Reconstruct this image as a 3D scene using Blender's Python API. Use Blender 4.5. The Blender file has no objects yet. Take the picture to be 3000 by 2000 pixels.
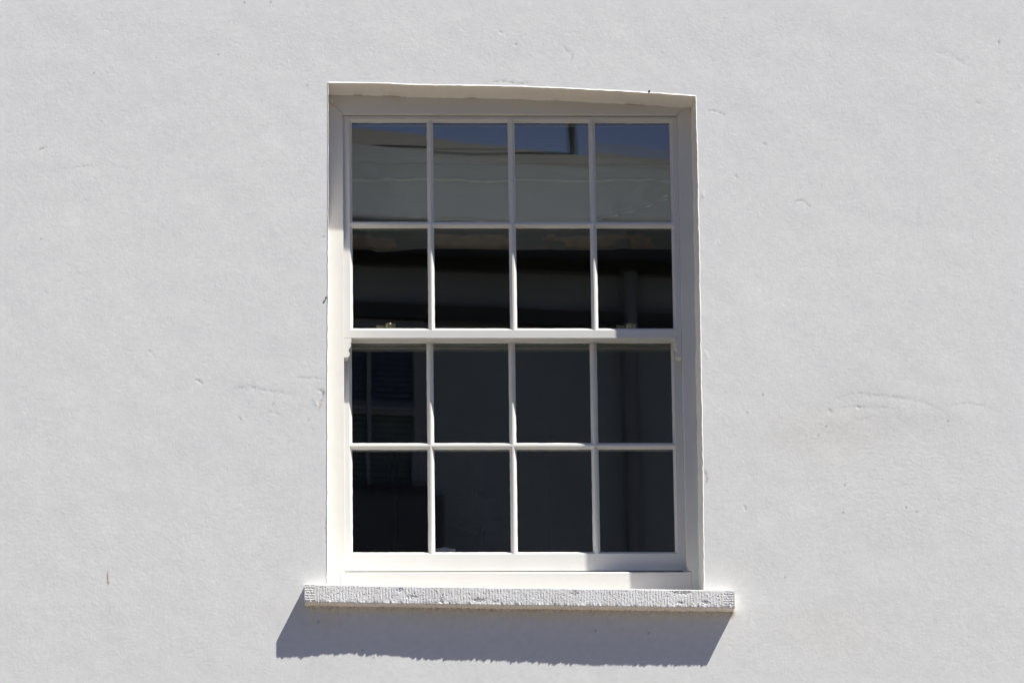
import bpy, bmesh, math, random
import numpy as np
from mathutils import Vector, Matrix

random.seed(4)
S = bpy.context.scene
COL = S.collection

# ------------------------------------------------------------------ camera
Z0 = 6.9                                   # height of the window's middle above the street
CP = Vector((-0.8, -17.5, Z0 - 5.25))      # the photographer stands on the far pavement
TG = Vector((0, 0, Z0))
cam_d = bpy.data.cameras.new('camera')
cam = bpy.data.objects.new('camera', cam_d)
COL.objects.link(cam)
fw = (TG - CP).normalized()
r0 = fw.cross(Vector((0, 0, 1))).normalized()
u0 = r0.cross(fw)
ROLL = math.radians(-0.752)
rr = math.cos(ROLL) * r0 + math.sin(ROLL) * u0
uu = -math.sin(ROLL) * r0 + math.cos(ROLL) * u0
M = Matrix((rr, uu, -fw)).transposed().to_4x4()
M.translation = CP
cam.matrix_world = M
cam_d.sensor_width = 36.0
cam_d.lens = (TG - CP).length * 1000 / 3000 * 36
cam_d.clip_start = 0.1
cam_d.clip_end = 3000
S.camera = cam

# ------------------------------------------------------------------ light
SUN = Vector((1.98, -1.0, 3.87)).normalized()
elev = math.asin(SUN.z)
w = bpy.data.worlds.new('World')
S.world = w
w.use_nodes = True
nt = w.node_tree
nt.nodes.clear()
sky = nt.nodes.new('ShaderNodeTexSky')
sky.sky_type = 'NISHITA'
sky.sun_disc = False
sky.sun_elevation = elev
sky.sun_rotation = math.atan2(SUN.x, SUN.y)
sky.air_density = 1.0
sky.dust_density = 0.1
sky.ozone_density = 3.0
bg = nt.nodes.new('ShaderNodeBackground')
bg.inputs['Strength'].default_value = 0.05
wo = nt.nodes.new('ShaderNodeOutputWorld')
tint = nt.nodes.new('ShaderNodeMix')          # the camera's daylight white balance leans to violet in open shade
tint.data_type = 'RGBA'
tint.blend_type = 'MULTIPLY'
tint.inputs['Factor'].default_value = 1.0
tint.inputs[7].default_value = (1.01, 0.87, 0.98, 1)
nt.links.new(sky.outputs[0], tint.inputs[6])
nt.links.new(tint.outputs[2], bg.inputs['Color'])
nt.links.new(bg.outputs[0], wo.inputs['Surface'])
sl = bpy.data.lights.new('sun', 'SUN')
sl.energy = 5.0
sl.angle = math.radians(0.53)
sl.color = (1.0, 0.97, 0.9)
so = bpy.data.objects.new('sun', sl)
so.rotation_euler = SUN.to_track_quat('Z', 'Y').to_euler()
so.location = (10, -6, 25)
COL.objects.link(so)
S.view_settings.view_transform = 'Standard'
S.view_settings.look = 'None'
S.view_settings.gamma = 1.0
S.view_settings.exposure = 0.80
S.cycles.max_bounces = 14
S.cycles.diffuse_bounces = 6
S.cycles.transparent_max_bounces = 24
S.cycles.caustics_reflective = False
S.cycles.sample_clamp_indirect = 6

# ------------------------------------------------------------------ materials
class NT:
    def __init__(s, name):
        s.m = bpy.data.materials.new(name)
        s.m.use_nodes = True
        s.t = s.m.node_tree
        s.t.nodes.clear()
        s.out = s.t.nodes.new('ShaderNodeOutputMaterial')
    def n(s, typ, **kw):
        nd = s.t.nodes.new(typ)
        for k, v in kw.items():
            setattr(nd, k, v)
        return nd
    def l(s, a, b):
        s.t.links.new(a, b)
    def coord(s, scale=(1, 1, 1), kind='Object'):
        tc = s.n('ShaderNodeTexCoord')
        mp = s.n('ShaderNodeMapping')
        mp.inputs['Scale'].default_value = scale
        s.l(tc.outputs[kind], mp.inputs['Vector'])
        return mp.outputs[0]
    def noise(s, scale, detail=3, rough=0.55, vec=None):
        nd = s.n('ShaderNodeTexNoise')
        nd.inputs['Scale'].default_value = scale
        nd.inputs['Detail'].default_value = detail
        nd.inputs['Roughness'].default_value = rough
        if vec is not None:
            s.l(vec, nd.inputs['Vector'])
        return nd.outputs['Fac']
    def ramp(s, fac, stops):
        nd = s.n('ShaderNodeValToRGB')
        e = nd.color_ramp.elements
        while len(e) < len(stops):
            e.new(0.5)
        for i, (p, c) in enumerate(stops):
            e[i].position = p
            e[i].color = tuple(c) + (1,) if len(c) == 3 else c
        s.l(fac, nd.inputs[0])
        return nd.outputs[0]
    def mul(s, a, b, fac=1.0):
        nd = s.n('ShaderNodeMix', data_type='RGBA', blend_type='MULTIPLY')
        nd.inputs['Factor'].default_value = fac
        s.l(a, nd.inputs[6])
        s.l(b, nd.inputs[7])
        return nd.outputs[2]
    def bump(s, h, strength, dist, prev=None):
        nd = s.n('ShaderNodeBump')
        nd.inputs['Strength'].default_value = strength
        nd.inputs['Distance'].default_value = dist
        s.l(h, nd.inputs['Height'])
        if prev is not None:
            s.l(prev, nd.inputs['Normal'])
        return nd.outputs[0]
    def bsdf(s, color, rough, normal=None, metal=0.0, spec=0.5):
        nd = s.n('ShaderNodeBsdfPrincipled')
        if isinstance(color, (tuple, list)):
            nd.inputs['Base Color'].default_value = tuple(color) + (1,)
        else:
            s.l(color, nd.inputs['Base Color'])
        nd.inputs['Roughness'].default_value = rough
        nd.inputs['Metallic'].default_value = metal
        nd.inputs['Specular IOR Level'].default_value = spec
        if normal is not None:
            s.l(normal, nd.inputs['Normal'])
        s.l(nd.outputs[0], s.out.inputs['Surface'])
        return nd

def vary(base, amt):
    return tuple(max(0, b * (1 - amt)) for b in base), tuple(b * (1 + amt) for b in base)

def simple(name, base, rough, scale=8, amt=0.05, bump=0.0, bscale=60, spec=0.5, metal=0.0, stretch=(1, 1, 1)):
    t = NT(name)
    v = t.coord(stretch)
    a, b = vary(base, amt)
    c = t.ramp(t.noise(scale, 4, 0.6, v), [(0.3, a), (0.7, b)])
    n = t.bump(t.noise(bscale, 4, 0.6, v), 1.0, bump) if bump else None
    t.bsdf(c, rough, n, metal, spec)
    return t.m

# the painted render of the wall
t = NT('wall_paint')
v = t.coord()
c1 = t.ramp(t.noise(2.2, 5, 0.6, v), [(0.3, (0.785, 0.785, 0.775)), (0.7, (0.815, 0.815, 0.80))])
at = t.n('ShaderNodeAttribute', attribute_name='stain')
c2 = t.mul(c1, at.outputs['Color'])
n1 = t.bump(t.noise(250, 3, 0.6, v), 1.0, 0.00024)
t.bsdf(c2, 0.9, n1, spec=0.25)
WALL = t.m
# smooth masonry paint of the reveals
t = NT('reveal_paint')
v = t.coord()
c1 = t.ramp(t.noise(7, 4, 0.6, v), [(0.3, (0.81, 0.785, 0.735)), (0.7, (0.85, 0.825, 0.775))])
at = t.n('ShaderNodeAttribute', attribute_name='stain')
sp = t.ramp(t.noise(75, 2, 0.5, v), [(0.72, (1, 1, 1)), (0.77, (0.66, 0.58, 0.50))])
t.bsdf(t.mul(t.mul(c1, at.outputs['Color']), sp, 0.7), 0.75, t.bump(t.noise(90, 4, 0.6, v), 1.0, 0.0004), spec=0.3)
REVEAL = t.m

def paint(name, base, rough, stretch):
    t = NT(name)
    v = t.coord(stretch)
    v2 = t.coord()
    a, b = vary(base, 0.025)
    c = t.ramp(t.noise(5, 4, 0.6, v2), [(0.3, a), (0.7, b)])
    sp = t.ramp(t.noise(55, 2, 0.5, v2), [(0.77, (1, 1, 1)), (0.80, (0.72, 0.66, 0.58))])
    n = t.bump(t.noise(90, 3, 0.6, v), 1.0, 0.00025)
    n = t.bump(t.noise(9, 2, 0.5, v2), 1.0, 0.0008, n)
    t.bsdf(t.mul(c, sp, 0.6), rough, n, spec=0.4)
    return t.m
PAINT_V = paint('white_gloss_paint', (0.75, 0.74, 0.71), 0.38, (1, 1, 0.06))
PAINT_H = paint('white_gloss_paint_rails', (0.75, 0.74, 0.71), 0.38, (0.06, 1, 1))

t = NT('painted_stone')
v = t.coord()
c = t.ramp(t.noise(30, 5, 0.65, v), [(0.3, (0.80, 0.80, 0.80)), (0.62, (0.85, 0.845, 0.835))])
pit = t.ramp(t.noise(70, 3, 0.6, t.coord((0.7, 1, 1))), [(0.69, (1, 1, 1)), (0.76, (0.45, 0.43, 0.42))])
gr = t.ramp(t.noise(14, 4, 0.6, v), [(0.35, (0.92, 0.91, 0.89)), (0.6, (1, 1, 1))])
n = t.bump(t.noise(330, 4, 0.6, v), 1.0, 0.0008)
t.bsdf(t.mul(t.mul(c, pit, 0.7), gr), 0.88, n, spec=0.25)
STONE = t.m

# window glass: reflects by the angle of view, otherwise lets light straight through
t = NT('window_glass')
geo = t.n('ShaderNodeNewGeometry')
dt = t.n('ShaderNodeVectorMath', operation='DOT_PRODUCT')
t.l(geo.outputs['Normal'], dt.inputs[0])
t.l(geo.outputs['Incoming'], dt.inputs[1])
ab = t.n('ShaderNodeMath', operation='ABSOLUTE')
t.l(dt.outputs['Value'], ab.inputs[0])
om = t.n('ShaderNodeMath', operation='SUBTRACT')
om.inputs[0].default_value = 1.0
t.l(ab.outputs[0], om.inputs[1])
pw = t.n('ShaderNodeMath', operation='POWER')
t.l(om.outputs[0], pw.inputs[0])
pw.inputs[1].default_value = 5.0
fa = t.n('ShaderNodeMath', operation='MULTIPLY_ADD')
t.l(pw.outputs[0], fa.inputs[0])
fa.inputs[1].default_value = 0.9
fa.inputs[2].default_value = 0.125
tr = t.n('ShaderNodeBsdfTransparent')
tr.inputs[0].default_value = (0.93, 0.955, 0.945, 1)
gl = t.n('ShaderNodeBsdfGlossy')
gl.inputs['Color'].default_value = (1, 1, 1, 1)
gl.inputs['Roughness'].default_value = 0.0
mx = t.n('ShaderNodeMixShader')
t.l(fa.outputs[0], mx.inputs[0])
t.l(tr.outputs[0], mx.inputs[1])
t.l(gl.outputs[0], mx.inputs[2])
t.l(mx.outputs[0], t.out.inputs['Surface'])
GLASS = t.m

SPACER = simple('dark_spacer', (0.03, 0.026, 0.024), 0.6)
BRASS = simple('brass', (0.60, 0.48, 0.25), 0.3, 30, 0.1, metal=1.0)
GILT = simple('gilt_paint', (0.75, 0.60, 0.34), 0.5)
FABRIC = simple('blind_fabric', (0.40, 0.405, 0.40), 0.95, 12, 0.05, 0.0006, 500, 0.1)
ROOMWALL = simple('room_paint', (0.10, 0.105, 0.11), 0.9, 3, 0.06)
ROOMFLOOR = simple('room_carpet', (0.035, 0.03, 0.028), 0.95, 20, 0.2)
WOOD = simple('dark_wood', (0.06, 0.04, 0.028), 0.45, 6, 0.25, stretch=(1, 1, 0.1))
CANVAS = simple('canvas', (0.10, 0.085, 0.06), 0.7, 4, 0.5)
CLOTH = simple('white_cloth', (0.55, 0.56, 0.62), 0.95, 12, 0.05)
NAIL = simple('rusty_iron', (0.07, 0.045, 0.035), 0.8, 200, 0.3)
ASPHALT = simple('asphalt', (0.05, 0.046, 0.042), 0.9, 3, 0.15, 0.004, 120)
PAVING2 = simple('grey_paving', (0.13, 0.12, 0.11), 0.85, 1.5, 0.12, 0.003, 40)
BOUNCE_PAVING = simple('bounce_paving', (0.62, 0.50, 0.37), 0.85, 1.5, 0.12, 0.003, 40)
OPPWALL = simple('grey_render', (0.285, 0.31, 0.31), 0.9, 2, 0.08)
RIDGE = simple('brown_tiles', (0.026, 0.021, 0.018), 0.8, 6, 0.25)
SLATE = simple('slate', (0.026, 0.036, 0.042), 0.7, 6, 0.25)
DARK = simple('dark_paint', (0.04, 0.038, 0.036), 0.6, 6, 0.2)
OPPBRICK = simple('brown_brick', (0.15, 0.125, 0.105), 0.9, 12, 0.25)
BLUE = simple('blue_blind', (0.055, 0.075, 0.12), 0.8, 6, 0.1)
GREEN = simple('green_blind', (0.10, 0.135, 0.125), 0.8, 6, 0.1)
DARK_BOX = simple('dark_box_paint', (0.07, 0.07, 0.075), 0.7, 3, 0.2)
PIPE = simple('grey_pipe_paint', (0.20, 0.21, 0.21), 0.5)
OPPFRAME = simple('grey_frame_paint', (0.22, 0.23, 0.235), 0.6)
CABLE = simple('white_cable', (0.8, 0.8, 0.78), 0.6)

# ------------------------------------------------------------------ helpers
def tag(o, label=None, cat=None, group=None, kind=None):
    if label: o['label'] = label
    if cat: o['category'] = cat
    if group: o['group'] = group
    if kind: o['kind'] = kind
    return o

def empty(name, loc=(0, 0, 0), rz=0.0):
    o = bpy.data.objects.new(name, None)
    o.location = loc
    o.rotation_euler = (0, 0, rz)
    o.empty_display_size = 0.2
    COL.objects.link(o)
    return o

class MB:
    """Collects faces and links them as one mesh object."""
    def __init__(s):
        s.v, s.f, s.mi = [], [], []
    def face(s, pts, mi=0):
        b = len(s.v)
        s.v += [tuple(p) for p in pts]
        s.f.append(tuple(range(b, b + len(pts))))
        s.mi.append(mi)
    def box(s, x0, x1, y0, y1, z0, z1, mi=0):
        p = [(x0, y0, z0), (x1, y0, z0), (x1, y1, z0), (x0, y1, z0), (x0, y0, z1), (x1, y0, z1), (x1, y1, z1), (x0, y1, z1)]
        b = len(s.v)
        s.v += p
        for q in ((0, 1, 5, 4), (1, 2, 6, 5), (2, 3, 7, 6), (3, 0, 4, 7), (4, 5, 6, 7), (3, 2, 1, 0)):
            s.f.append(tuple(b + i for i in q))
            s.mi.append(mi)
    def prism(s, poly, y0, y1, mi=0):
        """poly: (x, z) outline, counter-clockwise seen from the street"""
        n = len(poly)
        b = len(s.v)
        s.v += [(x, y0, z) for x, z in poly] + [(x, y1, z) for x, z in poly]
        s.f.append(tuple(b + i for i in range(n))); s.mi.append(mi)
        s.f.append(tuple(b + n + i for i in reversed(range(n)))); s.mi.append(mi)
        for i in range(n):
            j = (i + 1) % n
            s.f.append((b + i, b + n + i, b + n + j, b + j)); s.mi.append(mi)
    def sweep(s, prof, x0, x1, mi=0):
        """prof: (y, z) outline swept along x"""
        n = len(prof)
        b = len(s.v)
        s.v += [(x0, y, z) for y, z in prof] + [(x1, y, z) for y, z in prof]
        s.f.append(tuple(b + i for i in range(n))); s.mi.append(mi)
        s.f.append(tuple(b + n + i for i in reversed(range(n)))); s.mi.append(mi)
        for i in range(n):
            j = (i + 1) % n
            s.f.append((b + i, b + n + i, b + n + j, b + j)); s.mi.append(mi)
    def tube(s, p0, p1, r, n=12, mi=0, r2=None):
        p0, p1 = Vector(p0), Vector(p1)
        d = (p1 - p0).normalized()
        a = d.orthogonal().normalized()
        c = d.cross(a)
        r2 = r if r2 is None else r2
        b = len(s.v)
        for p, q in ((p0, r), (p1, r2)):
            for i in range(n):
                an = 2 * math.pi * i / n
                s.v.append(tuple(p + q * (math.cos(an) * a + math.sin(an) * c)))
        for i in range(n):
            j = (i + 1) % n
            s.f.append((b + i, b + j, b + n + j, b + n + i)); s.mi.append(mi)
        s.f.append(tuple(b + i for i in reversed(range(n)))); s.mi.append(mi)
        s.f.append(tuple(b + n + i for i in range(n))); s.mi.append(mi)
    def build(s, name, mats, parent=None, bevel=0.0, smooth=False, fix=True):
        me = bpy.data.meshes.new(name)
        me.from_pydata(s.v, [], s.f)
        mats = mats if isinstance(mats, (list, tuple)) else [mats]
        for m in mats:
            me.materials.append(m)
        me.polygons.foreach_set('material_index', s.mi)
        if fix or bevel:
            bm = bmesh.new()
            bm.from_mesh(me)
            bmesh.ops.remove_doubles(bm, verts=bm.verts, dist=1e-6)
            if fix:
                bmesh.ops.recalc_face_normals(bm, faces=bm.faces)
            if bevel:
                ed = [e for e in bm.edges if len(e.link_faces) == 2 and e.calc_face_angle(0) > 0.6]
                bmesh.ops.bevel(bm, geom=ed, offset=bevel, segments=2, affect='EDGES', profile=0.6, clamp_overlap=True)
            bm.to_mesh(me)
            bm.free()
        if smooth:
            me.polygons.foreach_set('use_smooth', [True] * len(me.polygons))
        me.update()
        o = bpy.data.objects.new(name, me)
        COL.objects.link(o)
        if parent:
            o.parent = parent
        return o

def mm(a):
    return a / 1000.0

def interp(z, pts):
    zs = [p[0] for p in pts]
    return np.interp(z, zs, [p[1] for p in pts])

def band(shape, cell, lo, hi, seed, theta=None, ratio=1.0):
    """band-passed noise on a grid, unit variance; wavelengths lo..hi in metres, optionally stretched along theta"""
    rng = np.random.default_rng(seed)
    nz, nx = shape
    F = np.fft.rfft2(rng.standard_normal(shape))
    kz = np.fft.fftfreq(nz, cell)[:, None]
    kx = np.fft.rfftfreq(nx, cell)[None, :]
    if theta is not None:
        c, s_ = math.cos(theta), math.sin(theta)
        a = (kx * c + kz * s_) * ratio
        b = -kx * s_ + kz * c
        k = np.sqrt(a * a + b * b)
    else:
        k = np.sqrt(kx * kx + kz * kz)
    g = np.exp(-(k * lo) ** 2 * 0.5) * (1 - np.exp(-(k * hi) ** 2 * 0.5))
    g = np.where(k > 1 / hi * 0.5, g, 0)
    h = np.fft.irfft2(F * g, shape)
    return h / h.std()

# photo pixel -> point on the wall plane (metres, relative to the window's middle): a list of the marks seen on the plaster
FPX = (TG - CP).length * 1000
def on_wall(px, py):
    d = fw * FPX + rr * (px - 1500) - uu * (py - 1000)
    tt = -CP.y / d.y
    p = CP + d * tt
    return p.x, p.z - Z0

# ------------------------------------------------------------------ the wall
CELL = 0.003
X0, X1, ZB, ZT = -1.83, 1.83, -1.26, 1.26
OU0, OU1, OV0, OV1 = -0.540, 0.552, -0.768, 0.780        # nominal opening, then warped to its real crooked outline
def axis(a, b, stops):
    pts = [a] + stops + [b]
    out = [a]
    for p, q in zip(pts[:-1], pts[1:]):
        n = max(1, round((q - p) / CELL))
        out += list(np.linspace(p, q, n + 1)[1:])
    return np.array(out)
xs = axis(X0, X1, [OU0, OU1])
zs = axis(ZB, ZT, [OV0, OV1])
iu0 = int(np.argmin(abs(xs - OU0))); iu1 = int(np.argmin(abs(xs - OU1)))
iv0 = int(np.argmin(abs(zs - OV0))); iv1 = int(np.argmin(abs(zs - OV1)))
GX, GZ = np.meshgrid(xs, zs)
LEFT = [(-0.78, -0.5452), (-0.711, -0.5447), (-0.208, -0.5427), (0.314, -0.5385), (0.800, -0.5355)]
RIGHT = [(-0.78, 0.548), (-0.208, 0.5528), (0.315, 0.5559), (0.760, 0.5562)]
HEAD = [(-0.5355, 0.8003), (-0.40, 0.7985), (-0.2635, 0.7938), (-0.12, 0.7918), (0.0099, 0.7886), (0.16, 0.783), (0.3139, 0.7757), (0.45, 0.7675), (0.5562, 0.7595)]
FOOT = [(-0.55, -0.757), (0.56, -0.781)]
rngw = np.random.default_rng(9)
def jag(n, amp, k):
    a = rngw.standard_normal(n)
    ker = np.exp(-0.5 * (np.arange(-3 * k, 3 * k + 1) / k) ** 2)
    a = np.convolve(a, ker / ker.sum(), 'same')
    return a / a.std() * amp
dl = interp(zs, LEFT) - OU0 + jag(len(zs), 0.0003, 2) + jag(len(zs), 0.0003, 25)
dr = interp(zs, RIGHT) - OU1 + jag(len(zs), 0.0004, 2) + jag(len(zs), 0.0004, 25)
dh = interp(xs, HEAD) - OV1 + jag(len(xs), 0.0003, 2) + jag(len(xs), 0.0003, 25)
df = interp(xs, FOOT) - OV0
def wt(g, a0, a1, a2, a3):
    return np.interp(g, [a0, a1, a2, a3], [0, 1, 1, 0])
fx = np.where(GX < OU0, np.interp(GX, [X0, OU0], [0, 1]), np.where(GX > OU1, 0, np.interp(GX, [OU0, OU1], [1, 0])))
gx = np.where(GX > OU1, np.interp(GX, [OU1, X1], [1, 0]), np.where(GX < OU0, 0, np.interp(GX, [OU0, OU1], [0, 1])))
fz = np.where(GZ > OV1, np.interp(GZ, [OV1, ZT], [1, 0]), np.where(GZ < OV0, 0, np.interp(GZ, [OV0, OV1], [0, 1])))
gz = np.where(GZ < OV0, np.interp(GZ, [ZB, OV0], [0, 1]), np.where(GZ > OV1, 0, np.interp(GZ, [OV0, OV1], [1, 0])))
edge_z = np.interp(GZ, [ZB, ZB + 0.3, ZT - 0.3, ZT], [0, 1, 1, 0])
edge_x = np.interp(GX, [X0, X0 + 0.3, X1 - 0.3, X1], [0, 1, 1, 0])
WX = GX + (fx * dl[:, None] + gx * dr[:, None]) * edge_z
WZ = GZ + (fz * dh[None, :] + gz * df[None, :]) * edge_x

shp = GX.shape
def slope(h, s):
    gz_, gx_ = np.gradient(h, CELL)
    return h * (s / math.sqrt((gx_ ** 2 + gz_ ** 2).mean() / 2))
H = slope(band(shp, CELL, 0.0035, 0.012, 1), 0.012)
# brush strokes in many directions, each dominant in its own patches
msum = 0
layers = []
for k in range(7):
    th = math.pi * k / 7 + 0.2
    mk = np.exp(1.6 * band(shp, CELL, 0.05, 0.5, 40 + k))
    layers.append((mk, band(shp, CELL, 0.0035, 0.03, 20 + k, th, 4.0)))
    msum = msum + mk
ST = sum(m / msum * h for m, h in layers)
H = H + slope(ST, 0.013) * (0.85 + 0.15 * np.clip(band(shp, CELL, 0.06, 0.6, 77) + 0.4, -0.6, 1.8))
# trowelled unevenness of the render
H = H + slope(band(shp, CELL, 0.08, 0.7, 5), 0.0016) + slope(band(shp, CELL, 0.02, 0.2, 6), 0.0011) * np.clip(band(shp, CELL, 0.1, 1.0, 8), 0, 2)
H = H + slope(band(shp, CELL, 0.2, 1.6, 15), 0.0032)
# combed arcs left by the float, low on the right and the left
def arcs(cx, cz, r0, r1, a0, a1, amp, wl, seed):
    r = np.hypot(GX - cx, GZ - cz)
    a = np.degrees(np.arctan2(GZ - cz, GX - cx))
    m = np.clip((r - r0) / 0.05, 0, 1) * np.clip((r1 - r) / 0.05, 0, 1) * np.clip((a - a0) / 18, 0, 1) * np.clip((a1 - a) / 18, 0, 1)
    m = m * np.clip(0.5 + 0.6 * band(shp, CELL, 0.03, 0.4, seed), 0, 1.5)
    ph = 2 * math.pi * r / wl + 1.5 * band(shp, CELL, 0.05, 0.4, seed + 1)
    return np.sin(ph) * m * amp
for args in ((1.18, -0.93, 0.34, 0.68, 40, 150, 0.00005, 0.014, 101), (0.98, -0.72, 0.22, 0.5, 35, 130, 0.00005, 0.012, 103),
             (1.5, -0.75, 0.2, 0.5, 70, 190, 0.00005, 0.013, 105), (-1.35, -1.0, 0.2, 0.6, 20, 140, 0.00004, 0.013, 107), (0.05, 1.35, 0.3, 0.6, 200, 330, 0.00004, 0.013, 109),
             (-0.75, -0.62, 0.05, 0.24, 60, 260, 0.00006, 0.012, 111)):
    H = H + arcs(*args)
STAIN_SHADE = np.ones(shp + (3,))
def dist_poly(pts):
    P = [on_wall(*p) for p in pts]
    xa, xb = min(p[0] for p in P) - 0.06, max(p[0] for p in P) + 0.06
    za, zb = min(p[1] for p in P) - 0.06, max(p[1] for p in P) + 0.06
    i0, i1 = np.searchsorted(xs, [xa, xb]); j0, j1 = np.searchsorted(zs, [za, zb])
    sub = (slice(j0, j1), slice(i0, i1))
    gx_, gz_ = WX[sub], WZ[sub]
    best = np.full(gx_.shape, 9.0)
    tt = np.zeros(gx_.shape)
    L = sum(math.dist(a, b) for a, b in zip(P[:-1], P[1:]))
    acc = 0
    for a, b in zip(P[:-1], P[1:]):
        d = np.array(b) - np.array(a)
        l2 = (d ** 2).sum() + 1e-12
        t_ = np.clip(((gx_ - a[0]) * d[0] + (gz_ - a[1]) * d[1]) / l2, 0, 1)
        dd = np.hypot(gx_ - a[0] - t_ * d[0], gz_ - a[1] - t_ * d[1])
        tt = np.where(dd < best, (acc + t_ * math.sqrt(l2)) / L, tt)
        best = np.minimum(best, dd)
        acc += math.sqrt(l2)
    return sub, best, tt
wob = band(shp, CELL, 0.008, 0.06, 200)
def groove(pts, width, depth):
    sub, d, tt = dist_poly(pts)
    f = np.exp(-0.5 * (d / width) ** 2) * np.sin(np.pi * np.clip(tt, 0.03, 0.97)) ** 0.4
    H[sub] += 0.65 * depth * f * np.clip(1 + 0.5 * wob[sub], 0, 2)       # +y is into the wall
    if depth > 0:                                                    # dust settles in the cut
        STAIN_SHADE[sub] *= 1 - (0.30 * np.exp(-0.5 * (d / 0.0019) ** 2) * np.clip(depth / 0.0009, 0.25, 1.2) * np.clip(0.7 + 0.6 * wob[sub], 0, 1.3))[..., None] * np.array([0.9, 1.0, 1.08])
def step(pts, width, depth):
    """one-sided ridge: plaster a little lower on the lower side"""
    sub, d, tt = dist_poly(pts)
    P = [on_wall(*p) for p in pts]
    line = np.interp(WX[sub], [p[0] for p in sorted(P)], [p[1] for p in sorted(P)])
    sd = WZ[sub] - line
    f = np.where(sd < 0, np.exp(sd / width), np.exp(-sd / 0.0045)) * np.sin(np.pi * np.clip(tt, 0.0, 1.0)) ** 0.7
    STAIN_SHADE[sub] *= 1 - (0.13 * np.exp(-0.5 * (d / 0.0022) ** 2) * np.clip(0.6 + 0.7 * wob[sub], 0, 1.4) * np.sin(np.pi * np.clip(tt, 0.0, 1.0)))[..., None]
    H[sub] += 0.5 * depth * f * np.clip(0.9 + 0.35 * wob[sub], 0, 2)
GRV = [([(575, 1112), (583, 1116), (592, 1122)], 0.0022, 0.0012), ([(112, 441), (124, 437), (133, 433)], 0.002, 0.001),
       ([(436, 1026), (446, 1036), (455, 1046)], 0.0025, 0.0006), ([(2424, 1202), (2430, 1202), (2436, 1208)], 0.0028, 0.0014),
       ([(2505, 1192), (2518, 1192), (2528, 1196)], 0.0024, 0.0008), ([(1652, 140), (1662, 152), (1676, 160), (1672, 182)], 0.003, 0.0006),
       ([(2076, 324), (2098, 326), (2124, 338)], 0.0025, 0.0007), ([(2322, 598), (2335, 588), (2352, 588), (2372, 606)], 0.0025, 0.0007),
       ([(2150, 515), (2162, 520)], 0.003, 0.0006), ([(1440, 240), (1480, 240), (1520, 247), (1560, 243)], 0.003, 0.0007),
       ([(2692, 600), (2688, 640), (2690, 690)], 0.006, 0.00018),
       ([(2740, 150), (2790, 165), (2840, 195)], 0.006, 0.0004), ([(940, 1140), (948, 1152), (944, 1165), (938, 1180), (934, 1200)], 0.002, 0.0012),
       ([(930, 1142), (946, 1146)], 0.003, 0.0008), ([(945, 1155), (950, 1163)], 0.002, 0.001), ([(918, 1165), (926, 1185), (936, 1200)], 0.003, -0.0007),
       ([(780, 1208), (800, 1205), (815, 1212)], 0.0018, 0.0006), ([(698, 1222), (708, 1231)], 0.002, 0.0008), ([(903, 1232), (908, 1226)], 0.002, 0.0009),
       ([(728, 1183), (731, 1178)], 0.002, 0.0007), ([(798, 1187), (802, 1181)], 0.002, 0.0007), ([(860, 1105), (900, 1108), (950, 1110)], 0.003, 0.0004),
       ([(1760, 1700), (1766, 1712)], 0.003, 0.0004), ([(2860, 300), (2875, 306)], 0.003, 0.0006), ([(2065, 1380), (2070, 1400), (2068, 1418)], 0.0022, 0.0012),
       ([(2066, 1030), (2072, 1046), (2068, 1062)], 0.0025, -0.0008), ([(1462, 92), (1476, 99)], 0.003, 0.0005), ([(2236, 420), (2243, 425)], 0.003, 0.0008),
       ([(2925, 120), (2925, 132)], 0.0025, 0.0009), ([(1510, 128), (1513, 136)], 0.0025, 0.0008), ([(940, 700), (950, 692)], 0.0025, 0.0008),
       ([(2180, 1480), (2186, 1494)], 0.0025, 0.0007), ([(955, 1520), (953, 1545), (955, 1590)], 0.002, 0.0009), ([(2058, 560), (2061, 580)], 0.002, -0.001)]
for g in GRV:
    groove(*g)
for pts, wdt, dep in (([(645, 1152), (690, 1138), (730, 1131), (775, 1142), (830, 1150), (885, 1160)], 0.018, 0.0009),
                      ([(2420, 1185), (2450, 1164), (2500, 1152), (2560, 1156), (2650, 1166), (2720, 1182), (2790, 1222)], 0.02, 0.0008),
                      ([(2440, 1195), (2510, 1190), (2580, 1192), (2650, 1203)], 0.012, 0.0006), ([(2500, 1234), (2530, 1226), (2570, 1216)], 0.012, 0.0006),
                      ([(2760, 1190), (2830, 1180), (2880, 1186), (2935, 1210)], 0.015, 0.0006), ([(100, 505), (300, 480), (420, 500)], 0.03, 0.0004)):
    step(pts, wdt, dep)
def stain(px, py, rx, rz, col, soft=1.5, rough=0.5):
    x, z = on_wall(px, py)
    r = np.hypot((WX - x) / (rx / 1000), (WZ - z) / (rz / 1000)) + rough * 0.3 * band(shp, CELL, 0.01, 0.2, int(px))
    m = np.exp(-np.clip(r, 0, 9) ** soft)[..., None]
    STAIN_SHADE[:] = STAIN_SHADE * (1 - m) + STAIN_SHADE * np.array(col) * m
stain(2420, 1270, 170, 75, (0.94, 0.925, 0.90))
stain(2700, 1225, 90, 22, (0.95, 0.945, 0.94))
stain(955, 1175, 30, 45, (0.95, 0.945, 0.945))
stain(2130, 1650, 120, 60, (0.985, 0.98, 0.965))
stain(2600, 1180, 120, 40, (0.975, 0.97, 0.965))
stain(190, 480, 45, 40, (0.965, 0.965, 0.97))
stain(2430, 1850, 90, 70, (0.975, 0.965, 0.945))
stain(1330, 1800, 320, 18, (0.96, 0.945, 0.93))
stain(960, 1815, 45, 30, (0.95, 0.94, 0.92))
stain(2145, 1795, 8, 14, (0.6, 0.52, 0.45), 2)
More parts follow.
